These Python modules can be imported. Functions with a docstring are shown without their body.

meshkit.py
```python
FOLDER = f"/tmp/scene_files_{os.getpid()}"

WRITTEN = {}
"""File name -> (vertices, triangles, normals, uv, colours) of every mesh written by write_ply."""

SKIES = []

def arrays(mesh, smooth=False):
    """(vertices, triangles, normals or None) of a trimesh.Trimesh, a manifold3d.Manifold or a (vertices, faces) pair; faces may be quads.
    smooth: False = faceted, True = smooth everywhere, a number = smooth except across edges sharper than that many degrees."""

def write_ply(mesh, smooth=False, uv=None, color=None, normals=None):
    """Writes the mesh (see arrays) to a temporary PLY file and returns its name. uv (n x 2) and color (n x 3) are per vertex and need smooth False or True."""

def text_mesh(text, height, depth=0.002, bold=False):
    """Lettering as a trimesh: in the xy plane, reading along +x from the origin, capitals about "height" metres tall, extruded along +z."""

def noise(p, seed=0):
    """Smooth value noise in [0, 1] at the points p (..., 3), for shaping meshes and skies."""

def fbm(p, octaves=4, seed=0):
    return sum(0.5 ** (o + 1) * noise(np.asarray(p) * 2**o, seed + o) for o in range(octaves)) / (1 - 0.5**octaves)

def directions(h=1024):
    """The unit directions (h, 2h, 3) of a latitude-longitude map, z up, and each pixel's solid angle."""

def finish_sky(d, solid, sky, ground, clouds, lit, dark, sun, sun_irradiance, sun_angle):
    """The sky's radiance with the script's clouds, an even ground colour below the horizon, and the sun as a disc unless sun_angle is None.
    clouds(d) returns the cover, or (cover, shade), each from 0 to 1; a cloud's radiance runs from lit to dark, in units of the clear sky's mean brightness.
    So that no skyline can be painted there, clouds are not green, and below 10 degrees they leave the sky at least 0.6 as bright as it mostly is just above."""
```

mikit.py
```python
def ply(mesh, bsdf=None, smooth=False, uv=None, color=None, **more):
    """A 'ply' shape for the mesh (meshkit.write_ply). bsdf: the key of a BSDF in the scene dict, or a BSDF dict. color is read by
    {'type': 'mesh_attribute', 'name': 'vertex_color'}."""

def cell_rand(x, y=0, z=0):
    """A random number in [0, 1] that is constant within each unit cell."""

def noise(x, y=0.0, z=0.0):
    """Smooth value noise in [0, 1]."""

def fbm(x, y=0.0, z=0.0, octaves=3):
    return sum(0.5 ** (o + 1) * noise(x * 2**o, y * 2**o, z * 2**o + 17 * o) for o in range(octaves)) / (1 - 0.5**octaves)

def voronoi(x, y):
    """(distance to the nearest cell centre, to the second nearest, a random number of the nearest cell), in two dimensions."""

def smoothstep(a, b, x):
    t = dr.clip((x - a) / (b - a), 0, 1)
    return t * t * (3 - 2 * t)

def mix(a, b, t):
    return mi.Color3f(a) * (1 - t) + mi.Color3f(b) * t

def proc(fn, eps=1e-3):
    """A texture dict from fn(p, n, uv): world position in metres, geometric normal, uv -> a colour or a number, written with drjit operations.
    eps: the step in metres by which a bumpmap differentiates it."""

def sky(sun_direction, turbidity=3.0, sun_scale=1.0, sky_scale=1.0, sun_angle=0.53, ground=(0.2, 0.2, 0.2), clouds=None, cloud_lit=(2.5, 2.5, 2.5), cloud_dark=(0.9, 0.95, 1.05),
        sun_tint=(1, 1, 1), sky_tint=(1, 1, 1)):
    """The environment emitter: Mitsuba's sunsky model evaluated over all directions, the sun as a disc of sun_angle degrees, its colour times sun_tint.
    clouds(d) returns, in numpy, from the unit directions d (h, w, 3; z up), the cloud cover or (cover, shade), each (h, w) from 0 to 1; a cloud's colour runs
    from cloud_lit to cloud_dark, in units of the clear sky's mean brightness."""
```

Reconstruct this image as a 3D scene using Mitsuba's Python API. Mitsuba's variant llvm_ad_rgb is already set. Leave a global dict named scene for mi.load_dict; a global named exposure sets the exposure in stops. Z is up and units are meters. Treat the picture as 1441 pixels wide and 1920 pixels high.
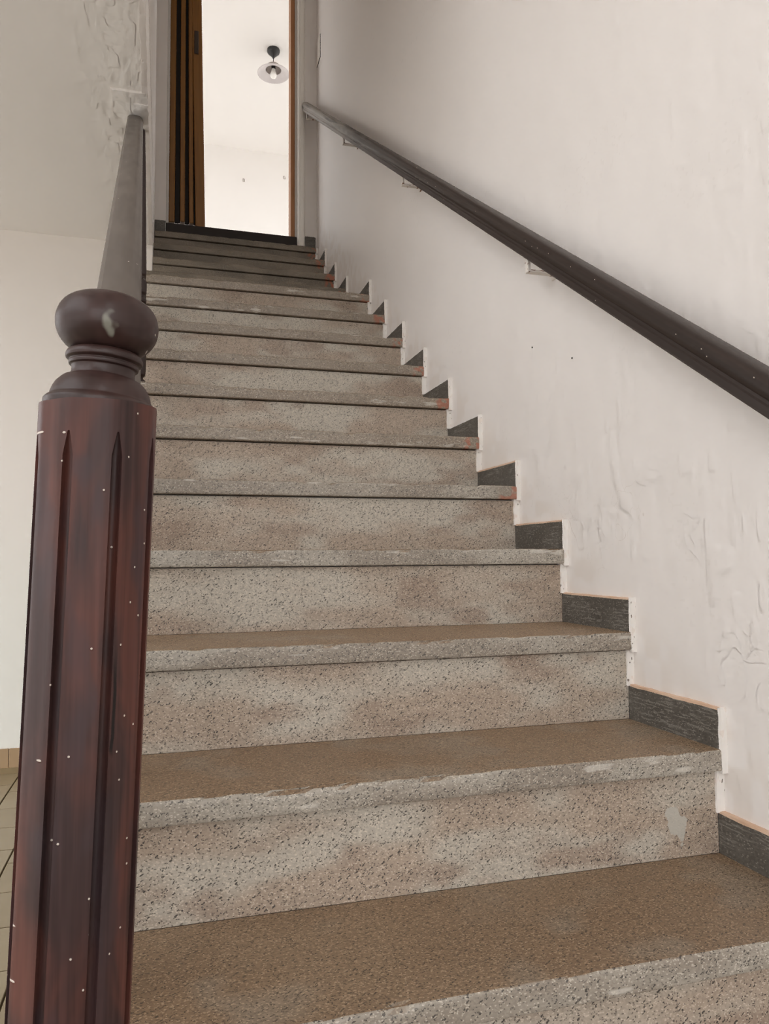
import math
import numpy as np
import trimesh
import drjit as dr
import mitsuba as mi
import mikit
import meshkit
from manifold3d import Manifold, CrossSection, JoinType
from shapely.geometry import Polygon, box as sbox

T = mi.ScalarTransform4f
scene, labels = {}, {}

# ------------------------------------------------------------------ camera
EYE = 1.07                                  # eye height above the tiled hall floor
YAW, PITCH, ROLL, FPX = 0.2829, 0.0603, -0.0067, 1429.84
_f = np.array([math.sin(YAW) * math.cos(PITCH), math.cos(YAW) * math.cos(PITCH), math.sin(PITCH)])
_r = np.array([math.cos(YAW), -math.sin(YAW), 0.0])
_u = np.cross(_r, _f)
_up = _u * math.cos(ROLL) - _r * math.sin(ROLL)
CAM = np.array([0, 0, EYE])
scene['camera'] = {
    'type': 'perspective', 'fov_axis': 'x', 'fov': math.degrees(2 * math.atan(720.5 / FPX)),
    'near_clip': 0.02, 'far_clip': 500.0,
    'to_world': T().look_at(origin=CAM.tolist(), target=(CAM + _f).tolist(), up=_up.tolist())}

# ------------------------------------------------------------------ light: an overcast sky through the openings
exposure = 1.2


def clouds(d):
    n = meshkit.fbm(d * 3.0, 4, seed=3)
    return np.full(d.shape[:2], 0.96), 0.25 * n


scene['sky'] = mikit.sky((0.35, 0.6, 0.75), turbidity=4.0, sun_scale=0.0, sky_scale=1.0, ground=(0.50, 0.475, 0.45),
                         clouds=clouds, cloud_lit=(12.0, 11.9, 11.9), cloud_dark=(9.6, 9.5, 9.5))


# ------------------------------------------------------------------ materials
def lin(r, g, b):
    c = np.array([r, g, b]) / 255.0
    return tuple(float(v) for v in np.where(c < 0.04045, c / 12.92, ((c + 0.055) / 1.055) ** 2.4))


N, FB, VOR, SS, MIX = mikit.noise, mikit.fbm, mikit.voronoi, mikit.smoothstep, mikit.mix


def mat(key, color, rough=0.6, spec=0.5, bump=None, bump_scale=1.0, eps=1e-3, **more):
    b = {'type': 'principled', 'base_color': color if isinstance(color, dict) else {'type': 'rgb', 'value': list(color)},
         'roughness': rough, 'specular': spec, **more}
    if bump is not None:
        b = {'type': 'bumpmap', 'arbitrary': mikit.proc(bump, eps), 'scale': bump_scale, 'bsdf': b}
    scene[key] = {'type': 'twosided', 'bsdf': b}


def flat_uv(p, n):
    """in-plane coordinates of an axis-aligned face"""
    ax, az = dr.abs(n.x) > 0.6, dr.abs(n.z) > 0.6
    return dr.select(ax, p.y, p.x), dr.select(az, p.y, p.z)


def chips(u, v, p):
    """terrazzo: (black chips, white chips, fine grain) masks"""
    wob = 0.9 * N(u * 420, v * 420)
    d1, d2, r1 = VOR(u / 0.0052 + wob, v / 0.0043 + wob)
    size = 0.16 + 0.16 * r1 / 0.24
    black = SS(size + 0.07, size - 0.05, d1) * dr.select(r1 < 0.24, 1.0, 0.0)
    e1, e2, q = VOR(u / 0.0027 + 31.7 + wob, v / 0.0021 + 11.3)
    white = SS(0.52, 0.34, e1) * dr.select(q > 0.84, 1.0, 0.0)
    fine = SS(0.46, 0.30, e1) * dr.select(q < 0.10, 1.0, 0.0)
    return dr.maximum(black, 0.7 * fine), white, q


def riser_col(p, n, uv):
    u, v = flat_uv(p, n)
    k, w, g = chips(u, v, p)
    st = FB(p.x * 4 + 5, p.y * 6, p.z * 9, 3)
    base = MIX(RB[0], RB[1], SS(0.40, 0.60, st))
    base = MIX(base, RB[2], SS(0.52, 0.72, FB(p.x * 7 + 40, p.y * 3 + 9, p.z * 14, 3)) * 0.8)
    base = base * (0.84 + 0.32 * g)
    base = MIX(base, (0.60, 0.53, 0.44), w * 0.55)
    base = MIX(base, (0.035, 0.03, 0.026), k * 0.9)
    # a smear of grey cement near the wall on the second riser in view, and a cement joint along the foot of each riser
    dx, dz = p.x - 0.862, p.z - (EYE - 0.463)
    d = dr.sqrt(dr.square(dx) + dr.square(dz + 0.25 * dx)) + 0.060 * (FB(p.x * 48, p.z * 48, 0.0, 3) - 0.5)
    smear = SS(0.021, 0.016, d) * dr.select(dr.abs(p.y - 1.165) < 0.01, 1.0, 0.0)
    return MIX(base, (0.44, 0.42, 0.37), smear * 0.85)


RB = [(0.345, 0.275, 0.215), (0.415, 0.375, 0.315), (0.275, 0.205, 0.157)]


def tread_col(p, n, uv):
    u, v = flat_uv(p, n)
    k, w, g = chips(u, v, p)
    st = FB(p.x * 5, p.y * 6, p.z * 7 + 3, 3)
    top = MIX((0.160, 0.100, 0.058), (0.215, 0.150, 0.096), st)            # foot-worn brown
    top = MIX(top, (0.215, 0.18, 0.14), SS(0.55, 0.75, FB(p.x * 9, p.y * 11, p.z * 3, 3)) * 0.5)
    top = MIX(top * (0.78 + 0.45 * g), (0.37, 0.28, 0.19), w * 0.6)
    top = MIX(top, (0.04, 0.03, 0.022), k * 0.75)
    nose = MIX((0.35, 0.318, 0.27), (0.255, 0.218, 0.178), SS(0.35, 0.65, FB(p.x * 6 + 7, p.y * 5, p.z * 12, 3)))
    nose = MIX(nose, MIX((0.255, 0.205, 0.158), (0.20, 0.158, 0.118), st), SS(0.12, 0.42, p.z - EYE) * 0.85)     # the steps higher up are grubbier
    nose = MIX(nose * (0.84 + 0.32 * g), (0.62, 0.57, 0.49), w * 0.55)
    nose = MIX(nose, (0.05, 0.045, 0.04), k * 0.85)
    chalk = SS(0.68, 0.80, FB(p.x * 16 + 3, p.y * 20, p.z * 60, 3))
    nose = MIX(nose, (0.60, 0.57, 0.51), chalk * 0.55)
    # dabs of red-orange paint where the nosing meets the wall, from the fifth step of the flight up
    dab = SS(0.50, 0.58, N(p.x * 75 + p.z * 31, p.z * 80, p.y * 7)) * SS(0.905, 0.925, p.x + 0.02 * N(p.z * 40, p.y * 9)) * dr.select(p.z > EYE + 0.1, 1.0, 0.0)
    nose = MIX(nose, (0.36, 0.10, 0.05), dab * 0.62)
    return MIX(nose, top, SS(0.75, 0.93, n.z))


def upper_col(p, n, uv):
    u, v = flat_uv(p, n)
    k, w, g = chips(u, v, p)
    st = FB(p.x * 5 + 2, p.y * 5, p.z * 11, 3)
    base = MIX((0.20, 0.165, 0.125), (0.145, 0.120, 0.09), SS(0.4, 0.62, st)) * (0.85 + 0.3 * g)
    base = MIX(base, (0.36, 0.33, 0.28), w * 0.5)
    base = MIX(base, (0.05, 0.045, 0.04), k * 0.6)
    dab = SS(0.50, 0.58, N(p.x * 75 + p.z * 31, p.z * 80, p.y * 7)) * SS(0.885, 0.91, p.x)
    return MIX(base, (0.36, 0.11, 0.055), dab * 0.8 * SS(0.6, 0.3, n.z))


mat('terrazzo_riser', mikit.proc(riser_col), 0.55, 0.35)
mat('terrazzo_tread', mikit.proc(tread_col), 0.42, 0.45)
mat('terrazzo_upper', mikit.proc(upper_col), 0.5, 0.4)


def skirt_col(p, n, uv):
    u, v = p.y + p.x, p.z
    d1, d2, r1 = VOR(u / 0.0042, v / 0.0024)
    w = SS(0.42, 0.28, d1) * dr.select(r1 > 0.86, 1.0, 0.0)
    scuff = SS(0.52, 0.70, FB(u * 45, 3.0, v * 330, 3)) * SS(0.35, 0.65, N(u * 22, v * 30, 1.0))
    base = MIX((0.062, 0.055, 0.046), (0.10, 0.09, 0.077), FB(u * 14, v * 30, 0.0, 2)) * (0.8 + 0.4 * r1)
    base = MIX(base, (0.26, 0.24, 0.21), w * 0.5)
    return MIX(base, (0.25, 0.235, 0.21), scuff * 0.38)


mat('skirting_terrazzo', mikit.proc(skirt_col), 0.5, 0.4)


def mortar_col(p, n, uv):
    return MIX((0.50, 0.33, 0.225), (0.62, 0.47, 0.36), FB(p.x * 60, p.y * 25, p.z * 60, 2))


mat('peach_mortar', mikit.proc(mortar_col), 0.8, 0.2)


def wall_bump(p, n, uv):
    a, b = p.x + p.y, p.z
    brush = FB(a * 22, b * 8, 3.0, 3) * 0.0022 + FB(a * 90, b * 60, 1.0, 2) * 0.0005
    lump = SS(0.78, 0.92, N(a * 38, b * 30, 5.0)) * 0.0008
    return brush + lump


def flake_bump(p, n, uv):
    """the lower part of the stair wall: flaked, over-painted plaster just above the stair line"""
    a, b = p.y, p.z
    h = wall_bump(p, n, uv)
    off = (p.z - EYE) - (0.6945 * (p.y - 1.1517) - 0.3425)          # height above the nosing line
    zone = SS(0.02, 0.12, off) * SS(0.62, 0.25, off) * SS(2.3, 1.6, p.y)
    d1, d2, r = VOR(a * 22 + 2.2 * FB(a * 18, b * 18, 1.0, 2), b * 15.0 + 2.4 * FB(a * 16, b * 16, 4.0, 2))
    edge = SS(0.09, 0.0, d2 - d1) * SS(0.50, 0.66, N(a * 9, b * 8, 9.0))
    plate = r * SS(0.5, 0.6, N(a * 5, b * 5, 2.0))
    drip = SS(0.62, 0.78, N(a * 55, b * 16.0, 8.0)) * SS(0.45, 0.6, N(a * 9, b * 6, 6.0))
    return h + zone * (edge * 0.0016 + plate * 0.0010 + drip * 0.0022)


def wall_col(p, n, uv):
    f = FB(p.x * 1.3 + p.y * 1.1, p.y * 0.7, p.z * 1.4, 3)
    c = MIX((0.655, 0.62, 0.59), (0.70, 0.665, 0.635), f)
    a, b = p.x + p.y, p.z
    speck = SS(0.80, 0.88, N(a * 110, b * 130, 2.0)) * SS(0.62, 0.8, N(a * 5, b * 5, 7.0))
    return MIX(c, (0.50, 0.46, 0.42), speck * 0.12)


def flake_col(p, n, uv):
    c = wall_col(p, n, uv)
    a, b = p.y, p.z
    off = (p.z - EYE) - (0.6945 * (p.y - 1.1517) - 0.3425)
    zone = SS(0.0, 0.06, off) * SS(0.5, 0.12, off) * SS(2.4, 1.5, p.y)
    d1, d2, r = VOR(a * 22 + 2.2 * FB(a * 18, b * 18, 1.0, 2), b * 15.0 + 2.4 * FB(a * 16, b * 16, 4.0, 2))
    crack = SS(0.022, 0.0, d2 - d1) * SS(0.55, 0.7, N(a * 7, b * 6, 9.0))
    grime = SS(0.10, 0.0, off) * SS(0.35, 0.65, N(a * 25, b * 25, 1.0))
    c = MIX(c, (0.42, 0.37, 0.32), zone * crack * 0.55)
    return MIX(c, (0.60, 0.54, 0.48), grime * 0.4)


mat('wall_paint', mikit.proc(wall_col), 0.55, 0.25, wall_bump, 1.0, 1.5e-3)
mat('wall_paint_flaked', mikit.proc(flake_col), 0.45, 0.4, flake_bump, 1.35, 1.2e-3)


def ceil_bump(p, n, uv):
    rim = SS(-0.42, -0.08, p.x)                                  # trowelled rough towards the stairwell
    return FB(p.x * 14, p.y * 10, p.z * 14, 3) * 0.0016 + SS(0.62, 0.75, N(p.x * 9, p.y * 7, 4.0)) * 0.0007 + rim * (FB(p.x * 40, p.y * 16, 3.0, 2) * 0.006 + SS(0.58, 0.66, N(p.x * 34, p.y * 22, 9.0)) * 0.004)


def ceil_col(p, n, uv):
    return MIX((0.735, 0.715, 0.685), (0.775, 0.755, 0.725), FB(p.x * 1.5, p.y * 1.5, 0.0, 3))


mat('ceiling_paint', mikit.proc(ceil_col), 0.6, 0.2, ceil_bump, 1.0, 1.5e-3)


def hall_col(p, n, uv):
    return MIX((0.79, 0.755, 0.715), (0.735, 0.735, 0.69), SS(1.9, 0.6, p.z + 0.4 * FB(p.x, p.z, 0.0, 2)))


mat('hall_paint', mikit.proc(hall_col), 0.55, 0.25)
mat('white_paint', (0.74, 0.71, 0.66), 0.45, 0.4)
mat('room_paint', (0.80, 0.785, 0.765), 0.6, 0.2)
mat('room_floor', (0.60, 0.58, 0.55), 0.5, 0.3)


def fillet_col(p, n, uv):
    c = MIX((0.72, 0.69, 0.65), (0.80, 0.775, 0.74), FB(p.x * 60, p.y * 50, p.z * 35, 2))
    crack = SS(0.64, 0.72, FB(p.x * 130, p.y * 60, p.z * 70, 2))
    hole = SS(0.74, 0.80, FB(p.x * 190 + 3, p.y * 90, p.z * 110, 2))
    c = MIX(c, (0.60, 0.44, 0.34), crack * 0.25)
    return MIX(c, (0.12, 0.09, 0.07), hole * 0.85)


mat('filler_plaster', mikit.proc(fillet_col), 0.7, 0.2)


def specks(u, v, s, prob, rad):
    d1, d2, r = VOR(u / s, v / s)
    return SS(rad, rad * 0.55, d1) * dr.select(r < prob, 1.0, 0.0)


def newel_col(p, n, uv):
    u = p.x + 0.55 * p.y
    grain = FB(u * 260, p.y * 200, p.z * 7, 3)
    big = FB(u * 24 + 1.5 * N(p.z * 9, u * 30), p.y * 18, p.z * 6.0 + 2.0, 4)
    c = MIX(NW[0], NW[1], SS(0.36, 0.62, big))
    c = c * (0.55 + 0.9 * grain)
    bloom = SS(0.50, 0.68, FB(u * 45 + 4, p.z * 14, p.y * 30, 3))
    c = MIX(c, NW[2], bloom * 0.55)
    drip = SS(0.0016, 0.0006, dr.abs(p.x - DRIP_X - 0.031 * (p.z - EYE + 0.08) + 0.0012 * (N(p.z * 90, 1.0) - 0.5))) * SS(-0.155, -0.145, p.z - EYE) * SS(-0.06, -0.10, p.z - EYE) * dr.select(p.y < 0.68, 1.0, 0.0)
    c = MIX(c, (0.008, 0.006, 0.006), drip * 0.9)
    sp = specks(u, p.z, 0.021, 0.36, 0.052)
    return MIX(c, (0.60, 0.53, 0.47), sp * 0.9)


NW = [(0.042, 0.023, 0.022), (0.092, 0.034, 0.026), (0.046, 0.032, 0.036)]
DRIP_X = -0.0345                                        # a black varnish drip on the right of the newel post


def newel_bump(p, n, uv):
    u = p.x + 0.55 * p.y
    return FB(u * 220, p.y * 180, p.z * 9, 2) * 0.00035 + specks(u, p.z, 0.021, 0.36, 0.052) * 0.0006


def cap_col(p, n, uv):
    u = p.x + 0.55 * p.y
    c = MIX((0.024, 0.015, 0.014), (0.042, 0.019, 0.016), FB(p.x * 25, p.y * 25, p.z * 30, 3))
    c = c * (0.8 + 0.4 * N(p.x * 160, p.y * 160, p.z * 60))
    chip = SS(0.0060, 0.0028, dr.sqrt(dr.square(p.x + 0.0425) + 0.35 * dr.square(p.z - EYE - 0.1900)) + 0.006 * (N(p.x * 170, p.z * 170, 2.0) - 0.4)) * dr.select(p.y < 0.68, 1.0, 0.0)
    sp = specks(u, p.z, 0.019, 0.16, 0.06)
    c = MIX(c, (0.24, 0.24, 0.20), chip * 0.75)
    return MIX(c, (0.56, 0.50, 0.45), sp * 0.8)


mat('newel_wood', mikit.proc(newel_col), 0.42, 0.25, newel_bump, 1.0, 8e-4)
mat('cap_wood', mikit.proc(cap_col), 0.42, 0.25, clearcoat=0.4, clearcoat_gloss=0.92)


def rail_col(p, n, uv):
    g = FB(p.x * 120, p.y * 6, (p.z - 0.6945 * p.y) * 120, 3)
    c = MIX((0.019, 0.013, 0.011), (0.034, 0.023, 0.019), g)
    worn = SS(3.3, 4.3, p.y + 1.1 * (FB(p.y * 5, p.x * 60, 2.0, 3) - 0.5)) * SS(0.35, 0.6, FB(p.x * 70, p.y * 3, (p.z - 0.6945 * p.y) * 50, 2) + 0.12)
    c = MIX(c, (0.28, 0.255, 0.225), worn * 0.75)
    sp = specks(p.y, p.z - 0.6945 * p.y, 0.035, 0.22, 0.04)
    return MIX(c, (0.5, 0.42, 0.36), sp * 0.8)


mat('wall_rail_wood', mikit.proc(rail_col), 0.40, 0.28)


def stair_rail_col(p, n, uv):
    w = p.z - 0.6945 * p.y
    g = FB(p.x * 60, p.y * 14, w * 60, 3)
    c = MIX((0.072, 0.060, 0.052), (0.105, 0.088, 0.076), g)
    blot = SS(0.55, 0.70, FB(p.x * 18, p.y * 6, w * 18, 3))
    c = MIX(c, (0.055, 0.045, 0.040), blot * 0.5)
    sp = specks(p.x, p.y, 0.05, 0.2, 0.03)
    return MIX(c, (0.5, 0.45, 0.4), sp * 0.7)


mat('stair_rail_wood', mikit.proc(stair_rail_col), 0.42, 0.5)
mat('baluster_wood', (0.030, 0.018, 0.016), 0.4, 0.5)


def accordion_col(p, n, uv):
    g = FB(p.x * 160, p.y * 160, p.z * 4, 3)
    return MIX((0.15, 0.060, 0.012), (0.25, 0.115, 0.024), g)


mat('brown_laminate', mikit.proc(accordion_col), 0.45, 0.4)
mat('dark_hinge', (0.016, 0.011, 0.009), 0.6, 0.3)
mat('dark_timber', (0.022, 0.016, 0.013), 0.6, 0.3)
mat('trim_brown', mikit.proc(lambda p, n, uv: MIX((0.30, 0.135, 0.055), (0.38, 0.18, 0.08), FB(p.x * 90, p.y * 90, p.z * 3, 2))), 0.5, 0.35)
mat('grey_frame', (0.50, 0.48, 0.45), 0.6, 0.3)
mat('lamp_black', (0.014, 0.014, 0.015), 0.4, 0.5)
mat('lamp_grey', (0.30, 0.26, 0.24), 0.5, 0.4)
mat('bulb_white', (0.86, 0.85, 0.82), 0.2, 0.5)
mat('shade_white', (0.56, 0.53, 0.53), 0.25, 0.5)
mat('bracket_paint', mikit.proc(lambda p, n, uv: MIX((0.66, 0.62, 0.57), (0.16, 0.07, 0.035), SS(0.70, 0.76, N(p.x * 150, p.y * 60, p.z * 150)))), 0.5, 0.4)
mat('lock_brown', (0.035, 0.02, 0.012), 0.4, 0.5)
mat('mark_dark', (0.05, 0.045, 0.04), 0.7, 0.2)


def tile_col(p, n, uv):
    f = FB(p.x * 8, p.y * 8, p.z, 3)
    return MIX((0.225, 0.180, 0.110), (0.265, 0.215, 0.140), f)


mat('floor_tile', mikit.proc(tile_col), 0.35, 0.45)
mat('floor_tile_pale', mikit.proc(lambda p, n, uv: MIX((0.245, 0.198, 0.125), (0.285, 0.235, 0.155), FB(p.x * 8 + 5, p.y * 8, p.z, 3))), 0.35, 0.45)
mat('grout', (0.070, 0.050, 0.027), 0.85, 0.1)
mat('baseboard_tile', mikit.proc(lambda p, n, uv: MIX((0.31, 0.205, 0.112), (0.355, 0.245, 0.14), FB(p.x * 12, p.y * 6, p.z * 12, 3))), 0.4, 0.4)
mat('baseboard_mortar', (0.24, 0.18, 0.10), 0.7, 0.2)
mat('concrete', (0.33, 0.31, 0.28), 0.8, 0.2)


# ------------------------------------------------------------------ helpers
def add(key, mesh, m, smooth=False, **more):
    if key in scene:
        i = 1
        while f'{key}_{i:03d}' in scene:
            i += 1
        key = f'{key}_{i:03d}'
    scene[key] = mikit.ply(mesh, m, smooth=smooth, **more)
    return key


def part(key, mesh, m, smooth=False, label=None):
    k = add(key, mesh, m, smooth)
    if label:
        labels[k] = {'label': label}
    return k


def struct(key, mesh, m, label, category, smooth=False):
    k = add(key, mesh, m, smooth)
    labels[k] = {'label': label, 'category': category, 'kind': 'structure'}
    return k


def bx(x0, x1, y0, y1, z0, z1, rel=True):
    """box; z from the eye level unless rel is False"""
    o = EYE if rel else 0.0
    b = trimesh.creation.box([x1 - x0, y1 - y0, z1 - z0])
    b.apply_translation([(x0 + x1) / 2, (y0 + y1) / 2, (z0 + z1) / 2 + o])
    return b


def bevel(x0, x1, y0, y1, z0, z1, r=0.003, rel=True):
    """box with chamfered edges"""
    o = EYE if rel else 0.0
    pts = []
    for X, sx in ((x0, 1), (x1, -1)):
        for Y, sy in ((y0, 1), (y1, -1)):
            for Z, sz in ((z0, 1), (z1, -1)):
                pts += [(X + sx * r, Y + sy * r, Z + o), (X + sx * r, Y, Z + sz * r + o), (X, Y + sy * r, Z + sz * r + o)]
    return trimesh.convex.convex_hull(np.array(pts))


def cat(*ms):
    return trimesh.util.concatenate(ms)


def lathe(profile, n=48):
    """profile (r, z) from bottom to top, round about z"""
    p = np.array(profile, float)
    return trimesh.creation.revolve(p, sections=n)


def smooth_profile(pts, step=0.0015):
    from scipy.interpolate import PchipInterpolator
    p = np.array(pts, float)
    t = np.r_[0, np.cumsum(np.hypot(*np.diff(p, axis=0).T))]
    tt = np.linspace(0, t[-1], max(8, int(t[-1] / step)))
    return np.c_[PchipInterpolator(t, p[:, 0])(tt), PchipInterpolator(t, p[:, 1])(tt)]


def sweep(profile, a, b):
    """closed profile (w, h) extruded from a to b: w is level and square to the run, h square to both"""
    a, b = np.array(a, float), np.array(b, float)
    n = np.linalg.norm(b - a)
    d = (b - a) / n
    w = np.cross(d, [0, 0, 1.0])
    w /= np.linalg.norm(w)
    h = np.cross(w, d)
    m = trimesh.creation.extrude_polygon(Polygon(profile), n, engine='earcut')
    v = m.vertices
    m.vertices = a + v[:, :1] * w + v[:, 1:2] * h + v[:, 2:] * d
    m.fix_normals()
    return m


def panel(outline, holes, axis, t0, t1):
    """a wall: outline as (a0, a1, z0, z1) and holes as (a0, z0, a1, z1) from the floor; axis 'x': in the x-z plane from y t0 to t1; 'y': in the y-z plane from x t0 to t1"""
    P = sbox(outline[0], outline[2], outline[1], outline[3])
    for h in holes:
        P = P.difference(sbox(*h))
    m = cat(*[trimesh.creation.extrude_polygon(g, t1 - t0, engine='earcut') for g in getattr(P, 'geoms', [P])])
    v = m.vertices.copy()
    if axis == 'x':
        m.vertices = np.c_[v[:, 0], t1 - v[:, 2], v[:, 1]]
    else:
        m.vertices = np.c_[t0 + v[:, 2], v[:, 0], v[:, 1]]
    m.fix_normals()
    return m


def rough(x0, x1, y0, y1, z0, z1, cells, amp, scale, seed):
    """a box from the eye level, its faces cut into cells and made uneven"""
    lo, hi = np.array([x0, y0, z0 + EYE]), np.array([x1, y1, z1 + EYE])
    v, f = [], []
    for ax in range(3):
        i, j = (ax + 1) % 3, (ax + 2) % 3
        ni, nj = cells[i], cells[j]
        for side in (0, 1):
            o = len(v)
            for a in range(ni + 1):
                for b in range(nj + 1):
                    t = np.zeros(3)
                    t[ax], t[i], t[j] = side, a / ni, b / nj
                    v.append(lo + t * (hi - lo))
            for a in range(ni):
                for b in range(nj):
                    A, B_, C, D_ = o + a * (nj + 1) + b, o + (a + 1) * (nj + 1) + b, o + (a + 1) * (nj + 1) + b + 1, o + a * (nj + 1) + b + 1
                    f += [(A, B_, C), (A, C, D_)] if side else [(A, C, B_), (A, D_, C)]
    m = trimesh.Trimesh(np.array(v), np.array(f))
    m.merge_vertices()
    q = m.vertices
    d = np.stack([meshkit.fbm(q * scale, 3, seed + k) - 0.5 for k in range(3)], 1)
    m.vertices = q + 2 * amp * d
    m.fix_normals()
    return m


# ------------------------------------------------------------------ the stair
NY = [0.8845, 1.1505, 1.4136, 1.6868, 1.9424, 2.2014, 2.4584, 2.718, 2.9836, 3.2473, 3.51, 3.996, 4.2787, 4.5612, 4.8413]
NZ = [-0.5244, -0.3425, -0.1601, 0.0201, 0.1996, 0.3777, 0.5542, 0.7317, 0.9154, 1.0955, 1.2812, 1.4774, 1.6614, 1.8553, 2.0487]
NY = [NY[0] - 0.262 * 2, NY[0] - 0.262] + NY          # two steps below the frame down to the floor
NZ = [NZ[0] - 0.1819 * 2, NZ[0] - 0.1819] + NZ
W, WALL = 0.951, 0.963                                 # stair end and skirting face / wall face
TH, OV, SK, SO = 0.0373, 0.0145, 0.0683, 0.0066
FLOOR = -EYE
DOOR_Y = 4.88
NST = len(NY)


def x_left(i):
    return -0.115 if i <= 13 else -0.069


def tread_mesh(i):
    y0, z1 = NY[i], NZ[i]
    y1 = NY[i + 1] + OV - 0.0005 if i + 1 < NST else DOOR_Y - 0.001
    if i == 13:
        y1 = 4.288
    z0 = z1 - TH
    r = 0.0045
    prof = [(y1, z0), (y0 + 0.012, z0), (y0 + 0.002, z0 + 0.0005), (y0, z0 + 0.003), (y0, z0 + 0.012), (y0, z1 - 0.016), (y0, z1 - r - 0.003)]
    prof += [(y0 + r - r * math.cos(a), z1 - r + r * math.sin(a)) for a in np.radians([15, 40, 65, 90])]
    prof += [(y0 + 0.014, z1), (y0 + 0.04, z1), (y1, z1)]
    P = np.array(prof)
    n = 90
    X = np.linspace(x_left(i), W, n)
    m = len(P)
    V = np.zeros((n, m, 3))
    V[:, :, 0] = X[:, None]
    V[:, :, 1:] = P[None]
    q = V.reshape(-1, 3)
    # a worn and chipped front edge
    ch = np.clip(meshkit.fbm(np.c_[X * 26, X * 0 + i * 7.3, X * 0], 3, 5) - 0.56, 0, 1) * 0.035
    fine = (meshkit.noise(np.c_[X * 110, X * 0 + i * 3.1, X * 0], 9) - 0.5) * 0.0012
    V[:, 7:11, 1] += (ch + fine)[:, None]
    V[:, 8:12, 2] -= (0.7 * ch + 0.5 * fine)[:, None] * np.array([0.5, 0.8, 1.0, 0.5])[None]
    V[:, 3:5, 1] += ((meshkit.noise(np.c_[X * 60, X * 0 + i * 1.7, X * 0], 4) - 0.5) * 0.001)[:, None]
    v = V.reshape(-1, 3)
    f = []
    for a in range(n - 1):
        for b in range(m):
            c = (b + 1) % m
            f += [(a * m + b, a * m + c, (a + 1) * m + c), (a * m + b, (a + 1) * m + c, (a + 1) * m + b)]
    for b in range(1, m - 1):
        f += [(0, b + 1, b), ((n - 1) * m, (n - 1) * m + b, (n - 1) * m + b + 1)]
    mesh = trimesh.Trimesh(v + [0, 0, EYE], f, process=False)
    mesh.fix_normals()
    return mesh


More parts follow.
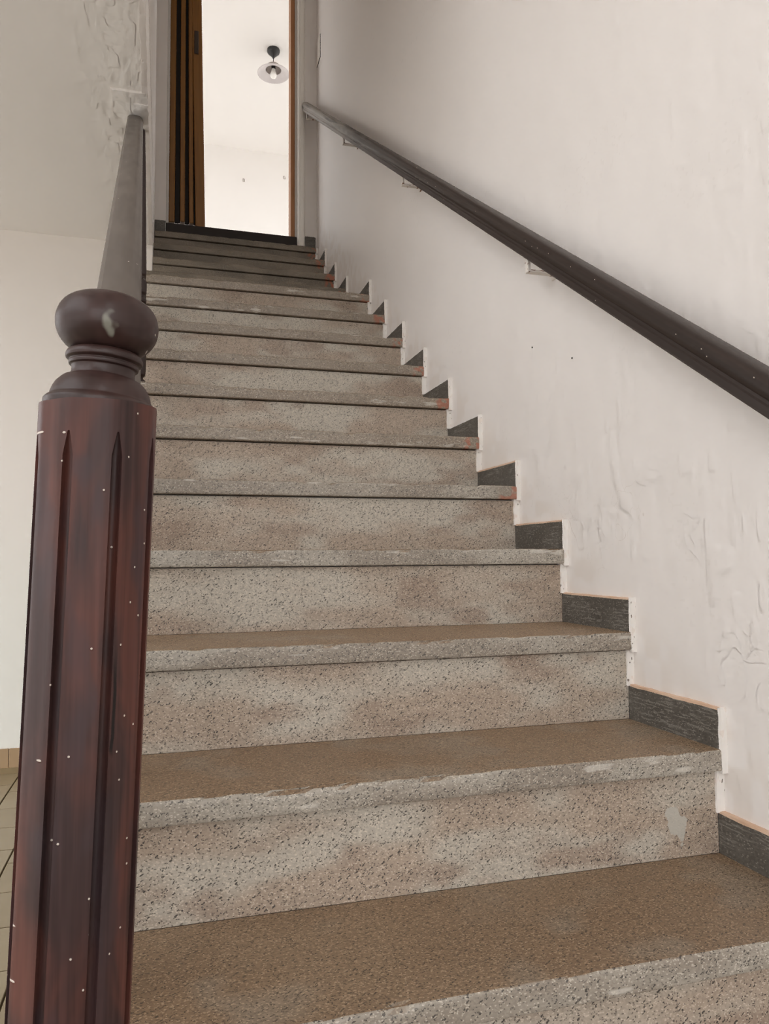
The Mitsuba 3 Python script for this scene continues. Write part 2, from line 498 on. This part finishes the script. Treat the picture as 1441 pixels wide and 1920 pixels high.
STAIR = 'staircase'
for i in range(NST):
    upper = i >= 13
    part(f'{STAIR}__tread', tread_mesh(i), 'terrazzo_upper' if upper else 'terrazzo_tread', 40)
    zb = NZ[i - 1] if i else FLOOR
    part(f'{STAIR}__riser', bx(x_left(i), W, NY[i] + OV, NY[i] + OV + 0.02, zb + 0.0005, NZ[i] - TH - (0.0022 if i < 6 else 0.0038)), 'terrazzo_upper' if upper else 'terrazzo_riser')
# the cast body under the steps
def body_mesh(x0, x1, last, y_end):
    pts = [(NY[0] + OV + 0.0205, FLOOR)]
    for i in range(last):
        pts.append((NY[i] + OV + 0.0205, NZ[i] - TH - 0.0005))
        pts.append((NY[i + 1] + OV + 0.0205 if i + 1 < last else y_end, NZ[i] - TH - 0.0005))
    pts += [(y_end, FLOOR)]
    m = trimesh.creation.extrude_polygon(Polygon(pts), x1 - x0, engine='earcut')
    v = m.vertices.copy()
    m.vertices = np.c_[x0 + v[:, 2], v[:, 0], v[:, 1] + EYE]
    m.fix_normals()
    return m


part(f'{STAIR}__body', body_mesh(-0.068, W - 0.001, NST, DOOR_Y - 0.002), 'concrete', label='plain cast concrete mass under the steps')
part(f'{STAIR}__side_slab', body_mesh(-0.112, -0.0685, 14, 4.286), 'concrete', label='plain cast concrete side under the steps')
labels[STAIR] = {'label': 'long straight flight of worn speckled terrazzo steps climbing to the open doorway', 'category': 'staircase'}
labels[f'{STAIR}__tread'] = {'label': 'brown-worn terrazzo tread with pale front edge'}
labels[f'{STAIR}__riser'] = {'label': 'beige speckled terrazzo riser'}

# skirting pieces along the wall, one on every step, with the peach mortar ledge on top
SKIRT = 'baseboard_right'
for i in range(NST - 1):
    y0, y1 = NY[i] + SO, NY[i + 1] + OV
    s = bevel(W, WALL + 0.002, y0, y1, NZ[i] - 0.02, NZ[i] + SK, 0.0012)
    k = part(f'{SKIRT}__skirting_tile', s, 'skirting_terrazzo')
    if i < 7:
        led = rough(W + 0.0008, WALL + 0.001, y0 + 0.002, y1 - 0.001, NZ[i] + SK - 0.001, NZ[i] + SK + 0.004, (1, 9, 1), 0.0018, 60, 100 + i)
        part(f'{k}__mortar_ledge', led, 'peach_mortar', label='peach-coloured bare mortar on the top edge')
labels[SKIRT] = {'label': 'stepped skirting of dark grey terrazzo pieces along the foot of the stair wall', 'category': 'baseboard', 'kind': 'structure'}
for i in range(NST):
    # white filler closing the step ends against the wall
    zb = (NZ[i - 1] + SK + 0.002) if i else FLOOR
    a = rough(W - 0.0002, WALL + 0.002, NY[i] - 0.001, NY[i] + SO, NZ[i] - TH - 0.004, NZ[i] + (SK + 0.004 if i < NST - 1 else -0.006), (2, 1, 12), 0.0016, 45, 40 + i)
    b = rough(W - 0.0045, WALL + 0.002, NY[i] + OV - 0.005, NY[i] + OV + 0.012, zb, NZ[i] - TH + 0.006, (2, 2, 10), 0.0026, 45, 70 + i)
    part(f'{SKIRT}__filler_strip', cat(a, b), 'filler_plaster', 40, label='white over-painted filler at the step end' if i == 0 else None)

# ------------------------------------------------------------------ the setting
CEIL, TOP = 1.727, 4.845                                # lower hall ceiling, upper ceiling, from the eye
BACK_Y, FRONT_Y, HALL_X = 4.29, -2.6, -2.6
LW0, LW1 = -0.19, -0.071
zf = lambda z: z + EYE
struct('wall_right', panel((FRONT_Y, DOOR_Y + 0.0, 0, zf(TOP)), [], 'y', WALL, WALL + 0.14), 'wall_paint_flaked',
       'off-white painted plaster wall along the right of the stair, flaked above the skirting', 'wall')
struct('wall_back', panel((HALL_X, LW1 + 0.0, 0, zf(CEIL)), [], 'x', BACK_Y, BACK_Y + 0.12), 'hall_paint',
       'pale cream wall at the back of the lower hall, behind the newel post', 'wall')
SLAB_Y = 1.9                                           # the hall is two floors high in front of this
lw = cat(panel((BACK_Y + 0.12, DOOR_Y, 0, zf(CEIL + 0.36)), [], 'y', LW0, LW1), panel((SLAB_Y, DOOR_Y, zf(CEIL + 0.36), zf(TOP)), [], 'y', LW0, LW1))
struct('wall_left', lw, 'wall_paint', 'off-white upper wall on the left of the stairwell, above the hall ceiling', 'wall')
struct('wall_hall_left', panel((FRONT_Y, BACK_Y + 0.12, 0, zf(TOP)), [(-2.2, 1.9, 1.5, 5.2), (-2.2, 0.1, 1.9, 1.4), (2.1, 0.05, 4.1, 2.65)], 'y', HALL_X - 0.12, HALL_X), 'hall_paint', 'pale wall on the far left of the lower hall', 'wall')
struct('wall_front', panel((HALL_X - 0.12, WALL + 0.14, 0, zf(TOP)), [(-2.4, 0.0, 0.85, 2.6), (-0.02, 2.75, 0.9, 5.4)], 'x', FRONT_Y - 0.15, FRONT_Y), 'wall_paint',
       'entrance wall behind the viewer with a wide doorway and a tall stair window', 'wall')
struct('wall_door', panel((-2.6, 3.3, zf(1.6), zf(TOP)), [(-0.0024, zf(1.6), 0.8313, zf(2.0487 + 2.06))], 'x', DOOR_Y, DOOR_Y + 0.14), 'wall_paint',
       'narrow off-white wall around the doorway at the top of the stair', 'wall')
ceil_mesh = bx(HALL_X, LW1 - 0.001, SLAB_Y, BACK_Y + 0.1, CEIL, CEIL + 0.36)
struct('ceiling', ceil_mesh, 'ceiling_paint', 'grey-white plaster ceiling of the lower hall that the handrail runs up into', 'ceiling')
struct('wall_upper', panel((HALL_X, LW0, zf(CEIL + 0.36), zf(TOP)), [], 'x', SLAB_Y, SLAB_Y + 0.12), 'wall_paint', 'upper wall over the front edge of the hall ceiling', 'wall')
struct('ceiling_stair', bx(HALL_X, WALL + 0.14, FRONT_Y, DOOR_Y, TOP, TOP + 0.12), 'ceiling_paint', 'white ceiling high over the stairwell', 'ceiling')
struct('floor', bx(HALL_X, WALL, FRONT_Y, BACK_Y, FLOOR - 0.10, FLOOR - 0.006), 'grout', 'lower hall floor of oblong olive-beige tiles with dark joints', 'floor')

# floor tiles, rows of half-bonded columns running with the stair
TL, TW, J = 0.2585, 0.1571, 0.006
x_line = -0.6765
rng = np.random.default_rng(4)
unit = bevel(-TW / 2 + J / 2, TW / 2 - J / 2, -TL / 2 + J / 2, TL / 2 - J / 2, -0.012, 0.0, 0.0012, rel=False)
tile_ply = {m: mikit.ply(unit, m) for m in ('floor_tile', 'floor_tile_pale')}
nt = 0
for c in range(-12, 4):
    xc = x_line - TW / 2 + c * TW + TW
    if xc - TW / 2 < HALL_X:
        continue
    x0, x1 = xc - TW / 2 + J / 2, min(xc + TW / 2 - J / 2, -0.121)
    if x1 - x0 < 0.03:
        continue
    xc = (x0 + x1) / 2
    for j in range(-2, 16):
        ytop = (3.949 if c % 2 == 0 else 4.069) - j * TL
        y0, y1 = ytop - TL + J / 2, min(ytop - J / 2, BACK_Y - 0.018)
        if y1 - y0 < 0.03:
            continue
        k = 'floor__tile' if nt == 0 else f'floor__tile_{nt:03d}'
        m = 'floor_tile' if rng.random() < 0.6 else 'floor_tile_pale'
        if y1 - y0 > TL - J - 1e-6 and x1 - x0 > TW - J - 1e-6:
            shape, yc = tile_ply[m], (y0 + y1) / 2
        else:                                           # cut tiles along the wall and the stair
            shape, yc = mikit.ply(bevel((x0 - x1) / 2, (x1 - x0) / 2, (y0 - y1) / 2, (y1 - y0) / 2, -0.012, 0.0, 0.0012, rel=False), m), (y0 + y1) / 2
        scene[k] = {**shape, 'to_world': T().translate([xc, yc, float(rng.uniform(-0.0006, 0.0006))]).rotate([0, 0, 1], float(rng.uniform(-0.25, 0.25)))}
        nt += 1
# baseboard of the back wall
bb = 'baseboard_back'
for j in range(8):
    x1 = -0.13 - j * 0.302
    x0 = max(HALL_X + 0.002, x1 - 0.3)
    part(f'{bb}__baseboard_tile', bevel(x0, x1, BACK_Y - 0.011, BACK_Y, FLOOR + 0.028, FLOOR + 0.124, 0.002), 'baseboard_tile')
part(f'{bb}__mortar_bed', bx(HALL_X, -0.125, BACK_Y - 0.016, BACK_Y, FLOOR - 0.006, FLOOR + 0.03), 'baseboard_mortar', label='olive mortar bed under the tiles')
labels[bb] = {'label': 'tan tiled baseboard at the foot of the hall back wall', 'category': 'baseboard', 'kind': 'structure'}

# ------------------------------------------------------------------ the doorway at the top
D = 'door_1'
SILL = 2.0487
hd = SILL + 2.06
part(f'{D}__threshold', bevel(-0.002, 0.83, DOOR_Y + 0.001, DOOR_Y + 0.13, SILL + 0.0, 2.121, 0.003), 'dark_timber', label='near-black timber threshold')
# right hand frame: brown strike strip, grey rebate, rounded white jamb
part(f'{D}__strike_post', bevel(0.7895, 0.8171, DOOR_Y + 0.012, DOOR_Y + 0.10, 2.1205, hd, 0.002), 'trim_brown', label='narrow brown strike post')
part(f'{D}__rebate', bx(0.8171, 0.8330, DOOR_Y + 0.004, DOOR_Y + 0.12, 2.08, hd), 'grey_frame', label='grey rebate strip beside the strike post')
jp = Polygon([(0.8330, 0.02), (0.8330, -0.012), (0.838, -0.020), (0.848, -0.025), (0.862, -0.025), (0.873, -0.020), (0.8812, -0.010), (0.8812, 0.02)])
jm = trimesh.creation.extrude_polygon(jp, hd - 2.055, engine='earcut')
jm.apply_translation([0, DOOR_Y + 0.0, zf(2.055)])
part(f'{D}__jamb', jm, 'white_paint', 40, label='rounded white door jamb on the right')
part(f'{D}__jamb', bevel(-0.0024, 0.0138, DOOR_Y - 0.006, DOOR_Y + 0.12, 2.118, hd, 0.002), 'trim_brown' if False else 'grey_frame', label='narrow pinkish-grey door jamb on the left')
part(f'{D}__head', bx(-0.0024, 0.8812, DOOR_Y - 0.006, DOOR_Y + 0.12, hd, hd + 0.05), 'white_paint')
labels[D] = {'label': 'frame of the open doorway at the head of the stair', 'category': 'door frame', 'kind': 'structure'}

A = 'folding_door'
ztop = hd - 0.01


def slat(x0, x1, y0, y1, zb, tilt=0.0):
    m = bevel(x0, x1, y0, y1, zb, ztop, 0.004)
    v = m.vertices.copy()
    v[:, 0] -= (v[:, 2] - zf(zb)) * tilt
    m.vertices = v
    return m


part(f'{A}__slat', slat(0.0142, 0.0515, 4.925, 5.000, 2.148), 'brown_laminate')
part(f'{A}__slat', slat(0.0840, 0.1140, 4.915, 4.990, 2.152, 0.004), 'brown_laminate')
part(f'{A}__slat', slat(0.1400, 0.1670, 4.910, 4.985, 2.148, 0.010), 'brown_laminate')
part(f'{A}__lead_slat', slat(0.1800, 0.2400, 4.905, 4.975, 2.127, 0.022), 'brown_laminate', label='wider brown leading slat with the lock')
for (x0, x1, tl) in ((0.0500, 0.0850, 0.002), (0.1125, 0.1410, 0.007), (0.1660, 0.1815, 0.016)):
    part(f'{A}__hinge_strip', slat(x0, x1, 4.962, 4.972, 2.158, tl), 'dark_hinge', label='dark folded hinge strip')
lk = bevel(0.186, 0.213, 4.897, 4.905, 3.27, 3.425, 0.003)
lk.apply_translation([-0.0235, 0, 0])
part(f'{A}__lock', lk, 'lock_brown', label='dark oblong lock plate')
labels[A] = {'label': 'brown accordion door folded back against the left jamb of the upper doorway', 'category': 'folding door'}

bdw = 'baseboard_door'
part(f'{bdw}__skirting_tile', bevel(0.8825, 0.9515, DOOR_Y - 0.012, DOOR_Y + 0.001, SILL, SILL + 0.078, 0.0015), 'skirting_terrazzo')
part(f'{bdw}__skirting_tile', bevel(-0.0690, -0.004, DOOR_Y - 0.012, DOOR_Y + 0.001, SILL, SILL + 0.078, 0.0015), 'skirting_terrazzo')
labels[bdw] = {'label': 'dark terrazzo skirting at both sides of the upper doorway', 'category': 'baseboard', 'kind': 'structure'}

# ------------------------------------------------------------------ the bright room beyond
RY0, RY1, RX0, RX1 = DOOR_Y + 0.14, 8.87, -1.3, 2.6
struct('floor_upper', bx(RX0, RX1, RY0 - 0.0, RY1, 1.98, 2.085), 'room_floor', 'floor of the bright room beyond the doorway', 'floor')
struct('wall_room_back', panel((RX0, RX1, zf(2.085), zf(TOP)), [], 'x', RY1, RY1 + 0.12), 'room_paint', 'sunlit white back wall of the room beyond the doorway', 'wall')
struct('wall_room_left', panel((RY0, RY1, zf(2.085), zf(TOP)), [(RY0 + 0.3, zf(2.3), RY1 - 0.2, zf(4.75))], 'y', RX0 - 0.12, RX0), 'room_paint', 'left wall of the upper room with a wide window opening', 'wall')
struct('wall_room_right', panel((RY0, RY1, zf(2.085), zf(TOP)), [(RY0 + 0.3, zf(2.3), RY1 - 0.2, zf(4.75))], 'y', RX1, RX1 + 0.12), 'room_paint', 'right wall of the upper room with a window opening', 'wall')
struct('ceiling_room', bx(RX0, RX1, RY0, RY1, TOP, TOP + 0.12), 'room_paint', 'white ceiling of the room beyond the doorway, with the pendant lamp', 'ceiling')

# pendant lamp
L = 'pendant_lamp'
LX, LY = 0.964, 7.0


def at(m, x, y, z):
    m = m.copy()
    m.apply_translation([x, y, zf(z)])
    return m


rose = smooth_profile([(0.0, -0.092), (0.006, -0.090), (0.012, -0.078), (0.036, -0.052), (0.056, -0.032), (0.060, -0.020), (0.058, 0.0), (0.0, 0.0)], 0.003)
part(f'{L}__ceiling_rose', at(lathe(rose, 40), LX, LY, TOP), 'lamp_black', 40, label='black cone-shaped ceiling rose')
part(f'{L}__cord', at(trimesh.creation.cylinder(0.0032, 0.05, sections=12), LX, LY, 4.738), 'lamp_black', True)
sh = [(0.151, 4.606), (0.149, 4.603), (0.120, 4.618), (0.072, 4.640), (0.070, 4.645), (0.122, 4.624), (0.151, 4.609)]
cone = smooth_profile([(0.0725, 4.640), (0.112, 4.624), (0.150, 4.603), (0.152, 4.606), (0.114, 4.629), (0.074, 4.647), (0.0725, 4.640)], 0.003)
part(f'{L}__shade', at(lathe(cone, 64), LX, LY, 0), 'shade_white', True, label='wide shallow white glass shade')
cup = smooth_profile([(0.0735, 4.643), (0.070, 4.668), (0.054, 4.690), (0.022, 4.704), (0.012, 4.716), (0.0, 4.717)], 0.003)
cup2 = np.vstack([cup, np.c_[np.clip(cup[::-1, 0] - 0.003, 0, 1), cup[::-1, 1] - 0.003]])
part(f'{L}__gallery', at(lathe(cup2, 48), LX, LY, 0), 'lamp_grey', True, label='grey metal cup above the shade')
part(f'{L}__socket', at(lathe([(0.0, 4.652), (0.019, 4.652), (0.019, 4.690), (0.0, 4.690)], 24), LX, LY, 0), 'lamp_black', 40)
bulb = smooth_profile([(0.0, 4.560), (0.014, 4.563), (0.026, 4.575), (0.0305, 4.592), (0.027, 4.611), (0.018, 4.634), (0.014, 4.655), (0.0, 4.656)], 0.003)
part(f'{L}__bulb', at(lathe(bulb, 32), LX, LY, 0), 'bulb_white', True, label='white light bulb')
labels[L] = {'label': 'small pendant lamp with black rose and white shade hanging in the upper room', 'category': 'lamp'}

for q, (hx, hz) in enumerate(((0.8755, 4.469), (1.356, 4.567))):
    key = 'wall_hook' if q == 0 else 'wall_hook_001'
    part(f'{key}__back_plate', bevel(hx - 0.012, hx + 0.012, RY1 - 0.006, RY1, hz - 0.02, hz + 0.02, 0.002), 'lamp_grey')
    a = trimesh.creation.cylinder(0.005, 0.04, sections=10)
    a.apply_transform(trimesh.transformations.rotation_matrix(math.pi / 2 - 0.5, [1, 0, 0]))
    a.apply_translation([hx, RY1 - 0.022, zf(hz - 0.004)])
    part(f'{key}__peg', a, 'bulb_white', True)
    labels[key] = {'label': ('small white hook on the bright room wall, left one of two' if q == 0 else 'small white hook on the bright room wall, right one beside the strike post'), 'category': 'hook'}

# ------------------------------------------------------------------ balustrade
B = 'stair_balustrade'
RS = 0.6945                                             # pitch of the rails
rail_c = lambda y: -0.0485 - 0.0304 * (y - 0.68)
rail_z = lambda y: 1.727 - RS * (3.02 - y)             # top of the rail, from the eye
NX, NYC = -0.0524, 0.68                                 # newel post at the top of its shaft
R8 = 0.0462 / math.cos(math.pi / 8)


def lean(m):
    """the old post leans a little: foot to the left"""
    v = m.vertices.copy()
    v[:, 0] += (v[:, 2] - zf(0.124)) * 0.031
    m.vertices = v
    return m


sh_top, sh_bot = 0.1275, NZ[1] + 0.0005
octo = [(R8 * math.cos(math.pi / 8 + k * math.pi / 4), R8 * math.sin(math.pi / 8 + k * math.pi / 4)) for k in range(8)]
shaft = Manifold.extrude(CrossSection([np.array(octo)]).offset(-0.026, JoinType.Miter).offset(0.026, JoinType.Round, circular_segments=96), sh_top - sh_bot)
for k in range(8):
    a = math.pi / 8 + k * math.pi / 4
    cx, cy = 0.0468 * math.cos(a), 0.0468 * math.sin(a)
    L0, L1 = 0.05, sh_top - sh_bot - 0.045
    ux, uy = math.cos(a), math.sin(a)
    bits = []
    for d in (-0.0035, 0.004):
        px, py = cx + d * ux, cy + d * uy
        bits += [Manifold.cylinder(L1 - L0, 0.0042, 0.0042, 16).translate([px, py, L0]),
                 Manifold.sphere(0.0010, 10).translate([cx + max(d, 0.0) * ux, cy + max(d, 0.0) * uy, L1 + 0.018]), Manifold.sphere(0.0010, 10).translate([cx + max(d, 0.0) * ux, cy + max(d, 0.0) * uy, L0 - 0.018])]
    g = Manifold.batch_hull(bits)
    shaft = shaft - g
sm = shaft.to_mesh()
shaft = trimesh.Trimesh(sm.vert_properties[:, :3], sm.tri_verts)
shaft = lean(at(shaft, NX, NYC, sh_bot))
part(f'{B}__newel_post', shaft, 'newel_wood', 25, label='dark red-brown eight-sided newel post with carved grooves and white paint specks')
cap = smooth_profile([(0.0, 0.0), (0.0440, 0.0), (0.0452, 0.0015), (0.0452, 0.0060), (0.0435, 0.0085)], 0.001)
p1 = smooth_profile([(0.0435, 0.0085), (0.0425, 0.0095), (0.0410, 0.0105), (0.0400, 0.0145), (0.0375, 0.0205), (0.0335, 0.0255), (0.0305, 0.0280), (0.0285, 0.0285)], 0.001)
p2 = smooth_profile([(0.0285, 0.0285), (0.0262, 0.0300), (0.0255, 0.0340), (0.0258, 0.0375), (0.0278, 0.0385), (0.0283, 0.0405), (0.0278, 0.0420), (0.0288, 0.0428), (0.0308, 0.0440), (0.0312, 0.0462), (0.0303, 0.0490), (0.0285, 0.0508), (0.0262, 0.0518)], 0.0008)
p3 = smooth_profile([(0.0262, 0.0518), (0.0295, 0.0533), (0.0340, 0.0570), (0.0385, 0.0630), (0.0410, 0.0695), (0.0417, 0.0765), (0.0402, 0.0840), (0.0365, 0.0908), (0.0300, 0.0962), (0.0215, 0.0996), (0.0110, 0.1012), (0.0, 0.1015)], 0.0015)
capm = lathe(np.vstack([cap, p1[1:], p2[1:], p3[1:]]), 72)
capm.apply_transform(trimesh.transformations.rotation_matrix(math.radians(4.0), [0, 1, 0], [0, 0, 0.0]))
part(f'{B}__newel_cap', at(capm, NX + 0.0002, NYC, sh_top - 0.0035), 'cap_wood', 35, label='turned flattened ball cap, dark varnished, with a pale chip')
# rail
rw = 0.029
rp = [(-rw, -0.004), (-rw + 0.002, 0.004), (-rw + 0.007, 0.0085), (-0.012, 0.0105), (0.0, 0.011), (0.012, 0.0105), (rw - 0.010, 0.0088), (rw - 0.004, 0.0045), (rw, -0.004),
      (rw, -0.014), (rw - 0.003, -0.018), (rw - 0.006, -0.020), (rw - 0.006, -0.030), (rw - 0.010, -0.034), (-rw + 0.010, -0.034), (-rw + 0.006, -0.030), (-rw + 0.006, -0.020), (-rw + 0.003, -0.018), (-rw, -0.014)]
ya, yb = NYC + 0.032, 3.045
rail = sweep(rp, (rail_c(ya), ya, zf(rail_z(ya) - 0.0135)), (rail_c(yb), yb, zf(rail_z(yb) - 0.0135)))
part(f'{B}__handrail', rail, 'stair_rail_wood', 30, label='grey-brown worn handrail running up into the ceiling')
# balusters, one on each step
bal = [(0.0, 0.0), (0.0250, 0.0), (0.0255, 0.006), (0.0255, 0.022), (0.0235, 0.030), (0.0165, 0.036), (0.0175, 0.040), (0.0235, 0.048), (0.0255, 0.075), (0.0260, 0.14), (0.0250, 0.22), (0.0228, 0.272),
       (0.0170, 0.280), (0.0170, 0.285), (0.0240, 0.291), (0.0245, 0.300), (0.0180, 0.308), (0.0185, 0.313), (0.0245, 0.322), (0.0250, 0.345), (0.0240, 0.362), (0.0175, 0.370), (0.0175, 0.376), (0.0225, 0.383), (0.0235, 0.392)]
for i in range(1, 11):
    yc = NY[i] + 0.13
    if i < 2:
        continue
    top_z = rail_z(yc) - 0.034
    h = top_z - NZ[i] - 0.001
    prof = np.vstack([smooth_profile(bal, 0.003), smooth_profile([(0.0235, 0.392), (0.0225, 0.45), (0.0190, h * 0.8), (0.0150, h)], 0.02)[1:], [[0.0, h]]])
    part(f'{B}__baluster', at(lathe(prof, 24), rail_c(yc) + {2: -0.016, 3: -0.010, 4: -0.004, 5: 0.0, 6: 0.0, 7: 0.001}.get(i, 0.022), yc, NZ[i] + 0.0006), 'baluster_wood', 35)
labels[B] = {'label': 'old dark wooden balustrade with ball-topped newel post on the left of the stair', 'category': 'balustrade'}
labels[f'{B}__baluster'] = {'label': 'slim turned baluster, nearly black'}

# plaster patched roughly where the rail enters the ceiling
patch = rough(-0.20, LW1 - 0.002, 2.86, 3.04, CEIL - 0.008, CEIL + 0.01, (14, 20, 1), 0.006, 26, 11)
patch2 = rough(-0.150, LW1 - 0.001, 2.93, 3.10, CEIL - 0.012, CEIL + 0.01, (12, 22, 2), 0.007, 40, 15)
patch3 = rough(-0.090, LW1 + 0.0005, 2.0, 4.28, CEIL - 0.004, CEIL + 0.012, (3, 120, 2), 0.0045, 24, 19)
part('ceiling__plaster_patch', patch, 'ceiling_paint', 50, label='rough raised plaster patch')
part('ceiling__plaster_patch', patch2, 'ceiling_paint', 50, label='broken plaster lip round the rail end')
part('ceiling__plaster_edge', patch3, 'wall_paint', 50, label='rough plaster edge along the stairwell')

# ------------------------------------------------------------------ wall handrail on the right
H = 'wall_handrail'
HX = 0.886
hz = lambda y: 0.2135 + 0.7035 * (y - 0.938)           # underside
hp = [(-0.020, -0.027), (-0.023, -0.023), (-0.023, -0.012), (-0.0205, -0.009), (-0.0205, -0.004), (-0.0235, -0.0015), (-0.0265, 0.004), (-0.0275, 0.011), (-0.0255, 0.019), (-0.019, 0.0265), (-0.009, 0.030),
      (0.009, 0.030), (0.019, 0.0265), (0.0255, 0.019), (0.0275, 0.011), (0.0265, 0.004), (0.0235, -0.0015), (0.0205, -0.004), (0.0205, -0.009), (0.023, -0.012), (0.023, -0.023), (0.020, -0.027)]
ya, yb = -0.6, 4.862
hr = sweep(hp, (HX, ya, zf(hz(ya) + 0.033)), (HX, yb, zf(hz(yb) + 0.033)))
part(f'{H}__rail', hr, 'wall_rail_wood', 30, label='dark brown moulded timber rail, worn grey at its upper end')


def bracket(y):
    zb = hz(y)
    c1 = bevel(HX - 0.004, HX + 0.004, y - 0.009, y + 0.009, zb - 0.040, zb + 0.008, 0.0012)
    c2 = bevel(HX - 0.004, WALL - 0.003, y - 0.009, y + 0.009, zb - 0.044, zb - 0.037, 0.0012)
    k = part(f'{H}__bracket', cat(c1, c2), 'bracket_paint')
    part(f'{k}__wall_plate', bevel(WALL - 0.004, WALL + 0.001, y - 0.013, y + 0.013, zb - 0.054, zb - 0.018, 0.001), 'bracket_paint')


for y in (0.68, 1.725, 2.760, 3.765, 4.815):
    bracket(y)
labels[H] = {'label': 'dark brown handrail fixed along the right stair wall on small white brackets', 'category': 'handrail'}
labels[f'{H}__bracket'] = {'label': 'thin white-painted angle bracket'}

# a painted-over cover plate near the door, and two nail holes
CP = 'cover_plate'
part(f'{CP}__gasket', bevel(WALL - 0.002, WALL + 0.001, 4.748, 4.862, 3.292, 3.452, 0.0005), 'mark_dark')
part(f'{CP}__lid', bevel(WALL - 0.005, WALL - 0.001, 4.752, 4.858, 3.297, 3.447, 0.001), 'white_paint')
labels[CP] = {'label': 'square blank cover plate painted over on the right wall near the door', 'category': 'cover plate'}
for q, (y, z) in enumerate(((1.855, 0.571), (1.648, 0.488))):
    c = trimesh.creation.cylinder(0.0022, 0.004, sections=10)
    c.apply_transform(trimesh.transformations.rotation_matrix(math.pi / 2, [0, 1, 0]))
    c.apply_translation([WALL, y, zf(z)])
    part('wall_right__nail_head', c, 'mark_dark', label='tiny dark nail head' if q == 0 else None)
